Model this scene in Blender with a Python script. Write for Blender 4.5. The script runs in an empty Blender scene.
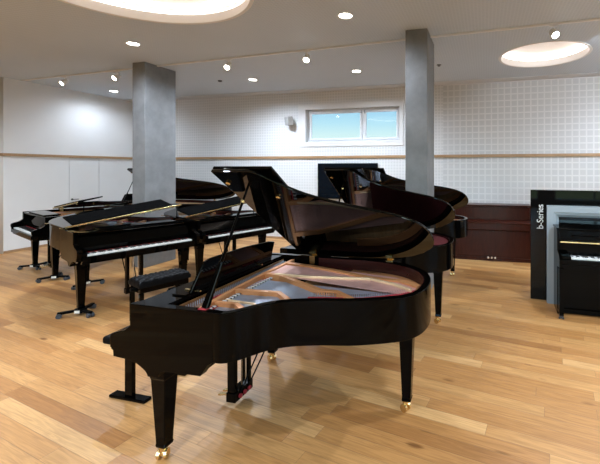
import bpy, bmesh, math, random
from mathutils import Vector, Matrix
random.seed(7)
S = bpy.context.scene
COL = S.collection
R = math.radians
H_CEIL = 3.8

# ------------------------------------------------------------------ materials
def new_mat(name):
    m = bpy.data.materials.new(name); m.use_nodes = True
    nt = m.node_tree; b = nt.nodes['Principled BSDF']
    return m, nt, b
def setp(b, **k):
    for a, v in k.items():
        b.inputs[a.replace('_', ' ')].default_value = v
def mat(name, col, rough=.5, metal=0, noise=0, nscale=8, bump=0, bscale=60, emit=None, estr=0, **k):
    m, nt, b = new_mat(name)
    c = (col[0], col[1], col[2], 1)
    setp(b, Base_Color=c, Roughness=rough, Metallic=metal)
    for a, v in k.items(): b.inputs[a.replace('_', ' ')].default_value = v
    tc = nt.nodes.new('ShaderNodeTexCoord')
    if noise:
        n = nt.nodes.new('ShaderNodeTexNoise'); n.inputs['Scale'].default_value = nscale; n.inputs['Detail'].default_value = 6
        nt.links.new(tc.outputs['Object'], n.inputs['Vector'])
        r = nt.nodes.new('ShaderNodeValToRGB')
        lo = tuple(x*(1-noise) for x in col)+(1,); hi = tuple(min(1, x*(1+noise)) for x in col)+(1,)
        r.color_ramp.elements[0].color = lo; r.color_ramp.elements[1].color = hi
        r.color_ramp.elements[0].position = .3; r.color_ramp.elements[1].position = .7
        nt.links.new(n.outputs['Fac'], r.inputs['Fac']); nt.links.new(r.outputs['Color'], b.inputs['Base Color'])
    if bump:
        n2 = nt.nodes.new('ShaderNodeTexNoise'); n2.inputs['Scale'].default_value = bscale
        nt.links.new(tc.outputs['Object'], n2.inputs['Vector'])
        bp = nt.nodes.new('ShaderNodeBump'); bp.inputs['Strength'].default_value = bump; bp.inputs['Distance'].default_value = .01
        nt.links.new(n2.outputs['Fac'], bp.inputs['Height']); nt.links.new(bp.outputs['Normal'], b.inputs['Normal'])
    if emit:
        setp(b, Emission_Color=(emit[0], emit[1], emit[2], 1), Emission_Strength=estr)
    return m
def wood_mat(name, c1, c2, rough, scale=(1, 12, 12), coat=0):
    m, nt, b = new_mat(name)
    tc = nt.nodes.new('ShaderNodeTexCoord'); mp = nt.nodes.new('ShaderNodeMapping'); mp.inputs['Scale'].default_value = scale
    n = nt.nodes.new('ShaderNodeTexNoise'); n.inputs['Scale'].default_value = 3; n.inputs['Detail'].default_value = 8; n.inputs['Distortion'].default_value = .6
    r = nt.nodes.new('ShaderNodeValToRGB'); r.color_ramp.elements[0].color = (*c1, 1); r.color_ramp.elements[1].color = (*c2, 1)
    r.color_ramp.elements[0].position = .32; r.color_ramp.elements[1].position = .68
    L = nt.links.new
    L(tc.outputs['Object'], mp.inputs['Vector']); L(mp.outputs['Vector'], n.inputs['Vector']); L(n.outputs['Fac'], r.inputs['Fac']); L(r.outputs['Color'], b.inputs['Base Color'])
    setp(b, Roughness=rough, Coat_Weight=coat, Coat_Roughness=.05)
    return m
def math_node(nt, op, a, b=None):
    n = nt.nodes.new('ShaderNodeMath'); n.operation = op
    for i, x in enumerate((a, b)):
        if x is None: continue
        if isinstance(x, (int, float)): n.inputs[i].default_value = x
        else: nt.links.new(x, n.inputs[i])
    return n.outputs[0]

M = {}
M['black'] = mat('black_polish', (.0010, .0009, .0008), .022, noise=.1, nscale=2, Specular_IOR_Level=.085)
M['blacksatin'] = mat('black_satin', (.0035, .0035, .0035), .45, noise=.1, Specular_IOR_Level=.04)
M['brass'] = mat('brass', (.82, .62, .30), .22, .95, noise=.08)
M['chrome'] = mat('chrome', (.75, .75, .76), .12, 1, noise=.05)
M['iron'] = mat('bronze_plate', (.64, .29, .115), .36, .35, noise=.06, nscale=5)
M['bar'] = mat('pale_gold_bar', (.80, .60, .36), .3, .4, noise=.05)
M['copper'] = mat('copper_strings', (.70, .42, .36), .4, .5, noise=.1)
M['steel'] = mat('steel_strings', (.46, .52, .62), .33, .7, noise=.1)
M['board'] = wood_mat('spruce_soundboard', (.40, .24, .10), (.52, .33, .16), .3)
M['mahog_in'] = wood_mat('inner_rim_veneer', (.030, .007, .006), (.052, .013, .011), .25, (1, 1, 14))
M['mahog'] = wood_mat('mahogany', (.030, .0062, .0032), (.052, .011, .0055), .3, (10, 10, 1.5), 0)
M['mahog'].node_tree.nodes['Principled BSDF'].inputs['Specular IOR Level'].default_value = .2
M['strip'] = wood_mat('light_strip_wood', (.20, .085, .025), (.32, .15, .05), .35, (3, 14, 14))
M['felt'] = mat('red_felt', (.30, .015, .02), .9, noise=.2, nscale=60)
M['feltw'] = mat('white_felt', (.62, .60, .56), .9, noise=.1, nscale=60)
M['ivory'] = mat('white_keys', (.80, .80, .76), .2, noise=.03)
M['ebony'] = mat('black_keys', (.008, .008, .008), .3, noise=.1)
M['leather'] = mat('black_leather', (.004, .004, .0043), .42, noise=.2, nscale=30, bump=.06, bscale=180, Specular_IOR_Level=.05)
M['blacklid'] = mat('black_lid_polish', (.0012, .0011, .0010), .022, noise=.1, nscale=2, Specular_IOR_Level=.26)
M['blackmatte'] = mat('black_matte', (.004, .004, .004), .7, noise=.1, Specular_IOR_Level=0)
M['glosspanel'] = mat('gloss_panel', (.0012, .0012, .0013), .03, noise=.1, Specular_IOR_Level=.25)
M['rubber'] = mat('dark_rubber', (.02, .022, .028), .5, noise=.2)
M['castergrey'] = mat('caster_grey', (.05, .058, .07), .3, noise=.2)
M['white'] = mat('white_paint', (.74, .73, .72), .5, noise=.02, nscale=3)
M['frame_white'] = mat('frame_paint', (.31, .35, .39), .28, noise=.02, nscale=3)
M['upvc'] = mat('window_frame_white', (.74, .75, .77), .35, noise=.02)
M['oakrail'] = wood_mat('oak_rail', (.33, .19, .09), (.45, .28, .15), .45, (1, 12, 12))
M['paper'] = mat('label_paper', (.8, .78, .7), .6, noise=.05)
M['speakergrey'] = mat('speaker_grey', (.42, .42, .41), .5, noise=.03)
M['covewhite'] = mat('cove_paint', (.62, .60, .59), .6, noise=.02)
M['lampwhite'] = mat('lamp_white', (.75, .75, .75), .4, noise=.02)
M['shadow'] = mat('door_joint', (.16, .155, .15), .8, noise=.05)
M['lampglow'] = mat('lamp_glow', (1, 1, 1), .5, emit=(1, .90, .76), estr=18, noise=.01)
M['coveglow'] = mat('cove_roof_glow', (1, .97, .94), .6, emit=(1, .86, .80), estr=.12, noise=.01)  # LED-lit look of the painted recess roof, put in as weak emission
M['coveled'] = mat('cove_led', (1, 1, 1), .5, emit=(1, .90, .83), estr=2.1, noise=.01)
M['pinblock'] = mat('pin_block_metal', (.22, .13, .08), .4, .4, noise=.2, nscale=40)
M['tv'] = mat('screen_glass', (.004, .006, .009), .06, noise=.2, Specular_IOR_Level=.3)
M['glass'] = None
m, nt, b = new_mat('window_glass')
for n in list(nt.nodes):
    if n.type == 'BSDF_PRINCIPLED': nt.nodes.remove(n)
out = [n for n in nt.nodes if n.type == 'OUTPUT_MATERIAL'][0]
tr = nt.nodes.new('ShaderNodeBsdfTransparent'); tr.inputs[0].default_value = (.96, .98, .97, 1)
gl = nt.nodes.new('ShaderNodeBsdfGlossy'); gl.inputs['Roughness'].default_value = .02
mx = nt.nodes.new('ShaderNodeMixShader'); mx.inputs[0].default_value = .015
nt.links.new(tr.outputs[0], mx.inputs[1]); nt.links.new(gl.outputs[0], mx.inputs[2]); nt.links.new(mx.outputs[0], out.inputs[0])
M['glass'] = m

# oak floor: planks 0.135 m wide, 1.9 m long, laid about -10 degrees to the room
def floor_mat():
    m, nt, b = new_mat('oak_floor'); L = nt.links.new
    tc = nt.nodes.new('ShaderNodeTexCoord')
    mp = nt.nodes.new('ShaderNodeMapping'); mp.inputs['Rotation'].default_value = (0, 0, R(9.6)); L(tc.outputs['Object'], mp.inputs['Vector'])
    sx = nt.nodes.new('ShaderNodeSeparateXYZ'); L(mp.outputs['Vector'], sx.inputs[0])
    PW, PL = .122, 1.45
    v = math_node(nt, 'DIVIDE', sx.outputs['Y'], PW); row = math_node(nt, 'FLOOR', v); fv = math_node(nt, 'FRACT', v)
    wn = nt.nodes.new('ShaderNodeTexWhiteNoise'); wn.noise_dimensions = '1D'; L(row, wn.inputs['W'])
    u = math_node(nt, 'ADD', math_node(nt, 'DIVIDE', sx.outputs['X'], PL), math_node(nt, 'MULTIPLY', wn.outputs['Value'], 7.3))
    cidx = math_node(nt, 'FLOOR', u); fu = math_node(nt, 'FRACT', u)
    cb = nt.nodes.new('ShaderNodeCombineXYZ'); L(cidx, cb.inputs[0]); L(row, cb.inputs[1])
    w2 = nt.nodes.new('ShaderNodeTexWhiteNoise'); w2.noise_dimensions = '3D'; L(cb.outputs[0], w2.inputs['Vector'])
    ramp = nt.nodes.new('ShaderNodeValToRGB'); cr = ramp.color_ramp
    cols = [(0, (.31, .130, .038)), (.07, (.425, .200, .062)), (.4, (.49, .246, .083)), (.9, (.55, .296, .108)), (1, (.62, .362, .150))]
    cr.elements[0].position = 0; cr.elements[0].color = (*cols[0][1], 1); cr.elements[1].position = 1; cr.elements[1].color = (*cols[-1][1], 1)
    for p, c in cols[1:-1]:
        e = cr.elements.new(p); e.color = (*c, 1)
    L(w2.outputs['Value'], ramp.inputs['Fac'])
    # grain, shifted per plank
    off = nt.nodes.new('ShaderNodeVectorMath'); off.operation = 'MULTIPLY_ADD'
    L(w2.outputs['Color'], off.inputs[0]); off.inputs[1].default_value = (9, 9, 9); L(mp.outputs['Vector'], off.inputs[2])
    gm = nt.nodes.new('ShaderNodeMapping'); gm.inputs['Scale'].default_value = (1.3, 22, 1); L(off.outputs[0], gm.inputs['Vector'])
    g = nt.nodes.new('ShaderNodeTexNoise'); g.inputs['Scale'].default_value = 2.2; g.inputs['Detail'].default_value = 9; g.inputs['Distortion'].default_value = 1.4; L(gm.outputs[0], g.inputs['Vector'])
    gr = nt.nodes.new('ShaderNodeValToRGB'); gr.color_ramp.elements[0].color = (.80, .76, .70, 1); gr.color_ramp.elements[1].color = (1.08, 1.08, 1.06, 1)
    gr.color_ramp.elements[0].position = .33; gr.color_ramp.elements[1].position = .62; L(g.outputs['Fac'], gr.inputs['Fac'])
    mul = nt.nodes.new('ShaderNodeMix'); mul.data_type = 'RGBA'; mul.blend_type = 'MULTIPLY'; mul.inputs[0].default_value = 1
    L(ramp.outputs['Color'], mul.inputs[6]); L(gr.outputs['Color'], mul.inputs[7])
    # knots
    km = nt.nodes.new('ShaderNodeMapping'); km.inputs['Scale'].default_value = (1.5, 4.2, 1); L(off.outputs[0], km.inputs['Vector'])
    k = nt.nodes.new('ShaderNodeTexVoronoi'); k.inputs['Scale'].default_value = 1.0; L(km.outputs[0], k.inputs['Vector'])
    kd = math_node(nt, 'ADD', k.outputs['Distance'], math_node(nt, 'MULTIPLY', g.outputs['Fac'], .07))
    kr = nt.nodes.new('ShaderNodeValToRGB'); kr.color_ramp.elements[0].color = (.40, .30, .22, 1); kr.color_ramp.elements[1].color = (1, 1, 1, 1)
    kr.color_ramp.elements[0].position = .085; kr.color_ramp.elements[1].position = .15; L(kd, kr.inputs['Fac'])
    mul2 = nt.nodes.new('ShaderNodeMix'); mul2.data_type = 'RGBA'; mul2.blend_type = 'MULTIPLY'; mul2.inputs[0].default_value = .8
    L(mul.outputs[2], mul2.inputs[6]); L(kr.outputs['Color'], mul2.inputs[7])
    # joints
    dv = math_node(nt, 'MULTIPLY', math_node(nt, 'MINIMUM', fv, math_node(nt, 'SUBTRACT', 1, fv)), PW)
    du = math_node(nt, 'MULTIPLY', math_node(nt, 'MINIMUM', fu, math_node(nt, 'SUBTRACT', 1, fu)), PL)
    d = math_node(nt, 'MINIMUM', dv, du)
    j = math_node(nt, 'LESS_THAN', d, .0018)
    mul3 = nt.nodes.new('ShaderNodeMix'); mul3.data_type = 'RGBA'; L(math_node(nt, 'MULTIPLY', j, .55), mul3.inputs[0])
    L(mul2.outputs[2], mul3.inputs[6]); mul3.inputs[7].default_value = (.20, .10, .045, 1)
    L(mul3.outputs[2], b.inputs['Base Color'])
    bev = nt.nodes.new('ShaderNodeMapRange'); bev.inputs[1].default_value = 0; bev.inputs[2].default_value = .004; L(d, bev.inputs[0])
    bp = nt.nodes.new('ShaderNodeBump'); bp.inputs['Strength'].default_value = .35; bp.inputs['Distance'].default_value = .003
    hh = math_node(nt, 'ADD', bev.outputs[0], math_node(nt, 'MULTIPLY', g.outputs['Fac'], .25)); L(hh, bp.inputs['Height']); L(bp.outputs[0], b.inputs['Normal'])
    rr = nt.nodes.new('ShaderNodeMapRange'); rr.inputs[3].default_value = .36; rr.inputs[4].default_value = .50; L(g.outputs['Fac'], rr.inputs[0]); L(rr.outputs[0], b.inputs['Roughness'])
    setp(b, IOR=1.45)
    return m
M['floor'] = floor_mat()

def concrete_mat():
    m, nt, b = new_mat('concrete'); L = nt.links.new
    tc = nt.nodes.new('ShaderNodeTexCoord')
    n = nt.nodes.new('ShaderNodeTexNoise'); n.inputs['Scale'].default_value = 2.3; n.inputs['Detail'].default_value = 10; n.inputs['Roughness'].default_value = .62; L(tc.outputs['Object'], n.inputs['Vector'])
    r = nt.nodes.new('ShaderNodeValToRGB'); r.color_ramp.elements[0].position = .3; r.color_ramp.elements[1].position = .7
    r.color_ramp.elements[0].color = (.135, .138, .140, 1); r.color_ramp.elements[1].color = (.225, .228, .230, 1)
    L(n.outputs['Fac'], r.inputs['Fac'])
    v = nt.nodes.new('ShaderNodeTexVoronoi'); v.inputs['Scale'].default_value = 26; L(tc.outputs['Object'], v.inputs['Vector'])
    vr = nt.nodes.new('ShaderNodeValToRGB'); vr.color_ramp.elements[0].color = (.62, .62, .62, 1); vr.color_ramp.elements[1].color = (1, 1, 1, 1); vr.color_ramp.elements[0].position = .04; vr.color_ramp.elements[1].position = .13
    L(v.outputs['Distance'], vr.inputs['Fac'])
    mu = nt.nodes.new('ShaderNodeMix'); mu.data_type = 'RGBA'; mu.blend_type = 'MULTIPLY'; mu.inputs[0].default_value = .55
    L(r.outputs['Color'], mu.inputs[6]); L(vr.outputs['Color'], mu.inputs[7]); L(mu.outputs[2], b.inputs['Base Color'])
    n2 = nt.nodes.new('ShaderNodeTexNoise'); n2.inputs['Scale'].default_value = 40; n2.inputs['Detail'].default_value = 5; L(tc.outputs['Object'], n2.inputs['Vector'])
    bp = nt.nodes.new('ShaderNodeBump'); bp.inputs['Strength'].default_value = .25; bp.inputs['Distance'].default_value = .006; L(n2.outputs['Fac'], bp.inputs['Height']); L(bp.outputs[0], b.inputs['Normal'])
    setp(b, Roughness=.62)
    return m
M['concrete'] = concrete_mat()

def grid_mat(name, base, line, step, a=0, bidx=2, width=.3, warp=0, rough=.7):
    """perforated acoustic board: faint square grid of closed strips between hole fields"""
    m, nt, b = new_mat(name); L = nt.links.new
    tc = nt.nodes.new('ShaderNodeTexCoord'); sx = nt.nodes.new('ShaderNodeSeparateXYZ'); L(tc.outputs['Object'], sx.inputs[0])
    def strip(o):
        f = math_node(nt, 'FRACT', math_node(nt, 'DIVIDE', o, step))
        t = math_node(nt, 'ABSOLUTE', math_node(nt, 'SUBTRACT', f, .5))       # 0..0.5
        mr = nt.nodes.new('ShaderNodeMapRange'); mr.interpolation_type = 'SMOOTHSTEP'
        mr.inputs[1].default_value = .5-width; mr.inputs[2].default_value = .5-width*.35; L(t, mr.inputs[0])
        return mr.outputs[0]
    g = math_node(nt, 'MAXIMUM', strip(sx.outputs[a]), strip(sx.outputs[bidx]))
    n = nt.nodes.new('ShaderNodeTexNoise'); n.inputs['Scale'].default_value = .9; L(tc.outputs['Object'], n.inputs['Vector'])
    g2 = math_node(nt, 'MULTIPLY', g, math_node(nt, 'ADD', math_node(nt, 'MULTIPLY', n.outputs['Fac'], 1.0), .25))
    mx = nt.nodes.new('ShaderNodeMix'); mx.data_type = 'RGBA'; mx.clamp_factor = True; L(g2, mx.inputs[0]); mx.inputs[6].default_value = (*base, 1); mx.inputs[7].default_value = (*line, 1)
    L(mx.outputs[2], b.inputs['Base Color']); setp(b, Roughness=rough)
    return m
M['wallgrid'] = grid_mat('acoustic_wall', (.60, .605, .61), (.75, .75, .75), .140, width=.15)
M['wallfine'] = grid_mat('acoustic_wall_fine', (.65, .655, .66), (.78, .78, .785), .072, width=.2)
M['ceil'] = grid_mat('acoustic_ceiling', (.50, .565, .63), (.57, .635, .70), .045, 0, 1, .3)
M['wallplain'] = mat('wall_paint', (.78, .775, .77), .75, noise=.015, nscale=2, bump=.05, bscale=200)
M['greywall'] = mat('grey_wall_paint', (.30, .29, .28), .75, noise=.02, nscale=2)
M['ceilsmooth'] = mat('ceiling_paint', (.62, .64, .67), .75, noise=.015, nscale=2)

# ------------------------------------------------------------------ object helpers
def tag(o, label, cat, group=None, kind=None):
    o['label'] = label; o['category'] = cat
    if group: o['group'] = group
    if kind: o['kind'] = kind
    return o
def empty(name, loc=(0, 0, 0), rz=0):
    o = bpy.data.objects.new(name, None); COL.objects.link(o); o.location = loc; o.rotation_euler = (0, 0, rz)
    o.empty_display_size = .1
    return o
def obj(name, bm, m, parent=None, bevel=0, smooth=False, seg=2, ang=40):
    bmesh.ops.recalc_face_normals(bm, faces=bm.faces[:])
    me = bpy.data.meshes.new(name); bm.to_mesh(me); bm.free(); me.materials.append(m)
    if smooth:
        for p in me.polygons: p.use_smooth = True
    o = bpy.data.objects.new(name, me); COL.objects.link(o)
    if parent: o.parent = parent
    if bevel:
        md = o.modifiers.new('bevel', 'BEVEL'); md.width = bevel; md.segments = seg; md.limit_method = 'ANGLE'; md.angle_limit = R(ang)
    if smooth:
        md2 = None
        try: me.set_sharp_from_angle(angle=R(35))
        except Exception: pass
    return o
def box(bm, x0, x1, y0, y1, z0, z1, mtx=None):
    vs = [bm.verts.new((x, y, z)) for x in (x0, x1) for y in (y0, y1) for z in (z0, z1)]
    idx = [(0, 1, 3, 2), (4, 6, 7, 5), (0, 4, 5, 1), (2, 3, 7, 6), (0, 2, 6, 4), (1, 5, 7, 3)]
    for f in idx: bm.faces.new([vs[i] for i in f])
    if mtx: bmesh.ops.transform(bm, matrix=mtx, verts=vs)
    return vs
def nb(): return bmesh.new()
def bx(*a, mtx=None):
    b = nb(); box(b, *a, mtx=mtx); return b
def cyl(bm, p0, p1, r0, r1=None, seg=16, caps=True):
    p0 = Vector(p0); p1 = Vector(p1); r1 = r0 if r1 is None else r1
    d = (p1-p0).normalized(); a = Vector((0, 0, 1)) if abs(d.z) < .9 else Vector((1, 0, 0))
    x = d.cross(a).normalized(); y = d.cross(x)
    A = []; B = []
    for i in range(seg):
        t = 2*math.pi*i/seg; w = x*math.cos(t)+y*math.sin(t)
        A.append(bm.verts.new(p0+w*r0)); B.append(bm.verts.new(p1+w*r1))
    for i in range(seg):
        j = (i+1) % seg; bm.faces.new((A[i], A[j], B[j], B[i]))
    if caps: bm.faces.new(A); bm.faces.new(B)
def tube(bm, pts, r, seg=8):
    for a, b_ in zip(pts[:-1], pts[1:]): cyl(bm, a, b_, r, seg=seg)
def lathe(bm, prof, c=(0, 0, 0), seg=24, axis='z'):
    rings = []
    for (r, h) in prof:
        ring = []
        for i in range(seg):
            t = 2*math.pi*i/seg; p = (r*math.cos(t), r*math.sin(t), h)
            if axis == 'y': p = (p[0], p[2], p[1])
            if axis == 'x': p = (p[2], p[0], p[1])
            ring.append(bm.verts.new((c[0]+p[0], c[1]+p[1], c[2]+p[2])))
        rings.append(ring)
    for a, b_ in zip(rings[:-1], rings[1:]):
        for i in range(seg):
            j = (i+1) % seg; bm.faces.new((a[i], a[j], b_[j], b_[i]))
    bm.faces.new(rings[0]); bm.faces.new(rings[-1])
def prism(bm, poly, axis, a, b_):
    """poly of 2-D points extruded along axis from a to b_. axis x: (y,z); y: (x,z); z: (x,y)"""
    def P(p, t): return {'x': (t, p[0], p[1]), 'y': (p[0], t, p[1]), 'z': (p[0], p[1], t)}[axis]
    A = [bm.verts.new(P(p, a)) for p in poly]; B = [bm.verts.new(P(p, b_)) for p in poly]
    n = len(poly)
    for i in range(n):
        j = (i+1) % n; bm.faces.new((A[i], A[j], B[j], B[i]))
    bm.faces.new(A); bm.faces.new(B)
def bar(bm, p, q, w, z0, z1):
    """flat bar between plan points p and q"""
    p = Vector((p[0], p[1])); q = Vector((q[0], q[1])); d = (q-p); L_ = d.length; d.normalize(); n = Vector((-d.y, d.x))*w/2
    prism(bm, [tuple(p+n), tuple(q+n), tuple(q-n), tuple(p-n)], 'z', z0, z1)
def polybar(bm, pts, w, z0, z1):
    n = len(pts); L_ = []; R_ = []
    for i, p in enumerate(pts):
        a = Vector(pts[max(0, i-1)]); c = Vector(pts[min(n-1, i+1)]); d = (c-a).normalized(); nn = Vector((-d.y, d.x))*w/2
        L_.append(tuple(Vector(p)+nn)); R_.append(tuple(Vector(p)-nn))
    for i in range(n-1):
        prism(bm, [L_[i], L_[i+1], R_[i+1], R_[i]], 'z', z0, z1)
def catmull(pts, n=6):
    out = []
    for i in range(len(pts)-1):
        p0 = Vector(pts[max(0, i-1)]); p1 = Vector(pts[i]); p2 = Vector(pts[i+1]); p3 = Vector(pts[min(len(pts)-1, i+2)])
        for k in range(n):
            t = k/n
            out.append(tuple(.5*((2*p1)+(-p0+p2)*t+(2*p0-5*p1+4*p2-p3)*t*t+(-p0+3*p1-3*p2+p3)*t*t*t)))
    out.append(tuple(pts[-1])); return out
def offset(pts, d):
    """offset an open polyline to its left by d"""
    out = []
    n = len(pts)
    for i, p in enumerate(pts):
        a = Vector(pts[max(0, i-1)]); c = Vector(pts[min(n-1, i+1)]); t = (c-a).normalized(); out.append((p[0]-t.y*d, p[1]+t.x*d))
    return out
def struct(o, kind='structure'):
    o['kind'] = kind; return o

# ------------------------------------------------------------------ grand piano (local x = along keys from bass, y = towards tail)
PWD = 1.44
def out_pts(L):
    raw = [(PWD, .76), (PWD, .815), (1.405, .87), (1.33, .925), (1.24, .99), (1.165, 1.094), (1.105, 1.26), (1.055, 1.47), (.975, 1.66), (.90, 1.78), (.79, 1.855), (.62, 1.885), (.43, 1.865), (.25, 1.78), (.11, 1.62), (.028, 1.40), (0, 1.18), (0, .76)]
    k = (L-.80)/(1.885-.80)
    raw = [(u, v if v < .80 else .80+(v-.80)*k) for u, v in raw]
    return catmull(raw, 5)
def keys_into(parent, x0, y0, z0, individual=True):
    """52 white and 36 black keys; x0 left end, y0 front, z0 top of the white keys"""
    w = 1.225/52
    if individual:
        wm = bx(0, w-.0012, 0, .15, -.018, 0); first = None; kb = None
        blk = nb(); prism(blk, [(.0, .0), (.006, .011), (.095, .012), (.095, 0)], 'x', -.0055, .0055)
        proto = None; proto_b = None
        for i in range(52):
            if proto is None:
                proto = obj('white_key', wm, M['ivory'], parent); o = proto
            else:
                o = proto.copy(); COL.objects.link(o)
            o.location = (x0+i*w, y0, z0)
        n = 0
        for i in range(51):
            if i % 7 in (0, 2, 3, 5, 6):   # A# C# D# F# G#
                if proto_b is None:
                    proto_b = obj('black_key', blk, M['ebony'], parent); o = proto_b
                else:
                    o = proto_b.copy(); COL.objects.link(o)
                o.location = (x0+(i+1)*w, y0+.05, z0); n += 1
    else:
        b_ = nb()
        for i in range(52): box(b_, x0+i*w, x0+(i+1)*w-.0012, y0, y0+.15, z0-.018, z0)
        obj('white_keys', b_, M['ivory'], parent)
        b_ = nb()
        for i in range(51):
            if i % 7 in (0, 2, 3, 5, 6): box(b_, x0+(i+1)*w-.0055, x0+(i+1)*w+.0055, y0+.05, y0+.145, z0, z0+.012)
        obj('black_keys', b_, M['ebony'], parent)

def caster(parent, x, y, m, rz=0.5, r=.030):
    b_ = nb()
    cyl(b_, (x, y, .055), (x, y, .10), .022, .03, 14)
    c, s = math.cos(rz), math.sin(rz)
    box(b_, -.012, .012, -.010, .010, .02, .075, Matrix.Translation((x, y, 0)) @ Matrix.Rotation(rz, 4, 'Z'))
    for t in (-1, 1):
        p = Vector((x-s*.021*t, y+c*.021*t, r)); n = Vector((-s*.009, c*.009, 0)); cyl(b_, p-n, p+n, r, seg=18)
    p = Vector((x, y, r)); n = Vector((-s*.026, c*.026, 0)); cyl(b_, p-n, p+n, .008, seg=8)
    return obj('caster', b_, m, parent, smooth=True)

def make_grand(label, L=1.885, lid_deg=33.5, fold=.58, desk_up=True, group=None, zoff=0, keys=True, prop_short=False, brass_hinge=False, closed=False, on_dolly=False):
    root = empty('grand_piano'); tag(root, label, 'piano', group)
    op = out_pts(L); k = (L-.80)/(1.885-.80)
    sc = lambda v: v if v < .8 else .8+(v-.8)*k
    Z0, Z1 = .715, 1.0
    inn = offset(op, .048)
    # --- case
    b_ = nb()
    n = len(op); ring = []
    for i in range(n):
        o_, i_ = op[i], inn[i]
        ring.append([b_.verts.new((*o_, Z0)), b_.verts.new((*o_, Z1)), b_.verts.new((*i_, Z1)), b_.verts.new((*i_, Z0))])
    for a, c in zip(ring[:-1], ring[1:]):
        for q in range(4): b_.faces.new((a[q], a[(q+1) % 4], c[(q+1) % 4], c[q]))
    b_.faces.new(ring[0]); b_.faces.new(ring[-1])
    case = obj('case', b_, M['black'], root, bevel=.004, smooth=True)
    prof = [(.762, 1.0), (.165, 1.0), (.165, .865)] + catmull([(.165, .865), (.12, .833), (.06, .815), (.021, .80), (.008, .775), (.012, .735), (.021, .705)], 4)[1:] + \
           [(.033, .700), (.036, .663), (.12, .657)] + catmull([(.15, .655), (.20, .645), (.25, .622), (.285, .598), (.30, .572)], 3) + [(.37, .572), (.385, .606), (.42, .620), (.675, .625), (.72, .690), (.762, .716)]
    for s, nm in ((0, 'cheek'), (1, 'cheek')):
        b_ = nb(); x0 = 0 if s == 0 else PWD-.052
        prism(b_, prof, 'x', x0, x0+.052)
        obj(nm, b_, M['black'], root, bevel=.003)
    # key bed, belly and beams
    obj('key_bed', bx(.053, PWD-.053, .03, .66, .625, .672), M['black'], root, bevel=.003)
    obj('belly_rail', bx(.053, PWD-.053, .70, .76, .722, .83), M['blacksatin'], root)
    b_ = nb()
    for (p, q) in (((.25, .77), (.5, sc(1.62))), ((.75, .77), (.55, sc(1.62))), ((1.2, .80), (.62, sc(1.60)))): bar(b_, p, q, .07, .72, .80)
    obj('brace', b_, M['blacksatin'], root)
    # leg pads
    ty = sc(1.70)
    obj('leg_plate', bx(.10, PWD-.10, .24, .385, .59, .625), M['black'], root, bevel=.003)
    obj('leg_plate', bx(.42, .62, ty-.12, ty+.12, .66, .74), M['black'], root, bevel=.003)
    obj('key_slip', bx(.053, PWD-.053, .008, .030, .655, .715), M['black'], root, bevel=.003)
    for x0 in (.053, PWD-.107):
        b_ = nb(); prism(b_, [(.032, .673), (.032, .745), (.05, .757), (.13, .76), (.22, .775), (.22, .673)], 'x', x0, x0+.054)
        obj('key_block', b_, M['black'], root, bevel=.004)
    keys_into(root, (PWD-1.225)/2, .034, .735, keys)
    # fallboard
    b_ = nb(); prism(b_, [(.222, .737), (.20, .765), (.205, .80), (.262, .955), (.285, .955), (.285, .737)], 'x', .054, PWD-.054)
    fb = obj('fallboard', b_, M['black'], root, bevel=.004)
    # felt strip behind the keys
    obj('felt_strip', bx(.108, PWD-.108, .190, .199, .736, .742), M['felt'], root)
    # shelf
    obj('music_shelf', bx(.054, PWD-.054, .17, .385, .972, .994), M['black'], root, bevel=.004)
    obj('lock_rail', bx(.054, PWD-.054, .387, .395, .93, .958), M['strip'], root, bevel=.003)
    if desk_up:
        b_ = nb(); m4 = Matrix.Translation((0, .375, .995)) @ Matrix.Rotation(R(-16), 4, 'X')
        prism(b_, [(.25, 0), (1.20, 0), (1.17, .10), (1.135, .212), (1.08, .222), (.72, .222), (.36, .200), (.27, .180), (.265, .08)], 'y', -.009, .009)
        bmesh.ops.transform(b_, matrix=m4, verts=b_.verts[:])
        dk = obj('music_desk', b_, M['black'], root, bevel=.004)
        b_ = nb(); box(b_, .25, 1.24, .28, .383, .9945, 1.004)
        obj('desk_slide', b_, M['black'], root, bevel=.002)
        b_ = nb()
        for x in (.45, 1.15): bar(b_, (x, .30), (x+.01, .43), .015, 1.005, 1.012)
        obj('desk_support', b_, M['brass'], root)
    else:
        b_ = nb(); box(b_, .25, PWD-.25, .20, .42, .994, 1.012)
        obj('music_desk', b_, M['black'], root, bevel=.004)
    # --- inside
    in2 = [p for p in offset(op, .0495)]
    b_ = nb(); a = []; in3 = offset(op, .056)
    rr = [[b_.verts.new((*p, .83)), b_.verts.new((*p, .992)), b_.verts.new((*q, .992)), b_.verts.new((*q, .83))] for p, q in zip(in2, in3)]
    for c, d in zip(rr[:-1], rr[1:]):
        for q in range(4): b_.faces.new((c[q], c[(q+1) % 4], d[(q+1) % 4], d[q]))
    obj('inner_rim', b_, M['mahog_in'], root, smooth=True)
    sb = offset(op, .054)
    b_ = nb(); prism(b_, sb, 'z', .835, .845); obj('soundboard', b_, M['board'], root)
    # iron plate: web with pin block, perimeter, struts
    b_ = nb()
    b2 = nb(); prism(b2, [(.06, .402), (PWD-.06, .402), (PWD-.06, .545), (.06, .488)], 'z', .915, .936); obj('pin_block', b2, M['pinblock'], root)
    b2 = nb()
    for (a, c) in ((.30, .52), (.62, .74), (1.02, 1.12)): box(b2, a, c, .466, .480, .9365, .945)
    obj('pin_felt', b2, M['felt'], root)['kind'] = 'stuff'
    e1 = offset(op, .060); e2 = offset(op, .135)
    nn = len(e1)
    lo = [[b_.verts.new((*e1[i], .888)), b_.verts.new((*e1[i], .902)), b_.verts.new((*e2[i], .902)), b_.verts.new((*e2[i], .888))] for i in range(2, nn-4)]
    for c, d in zip(lo[:-1], lo[1:]):
        for q in range(4): b_.faces.new((c[q], c[(q+1) % 4], d[(q+1) % 4], d[q]))
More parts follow.
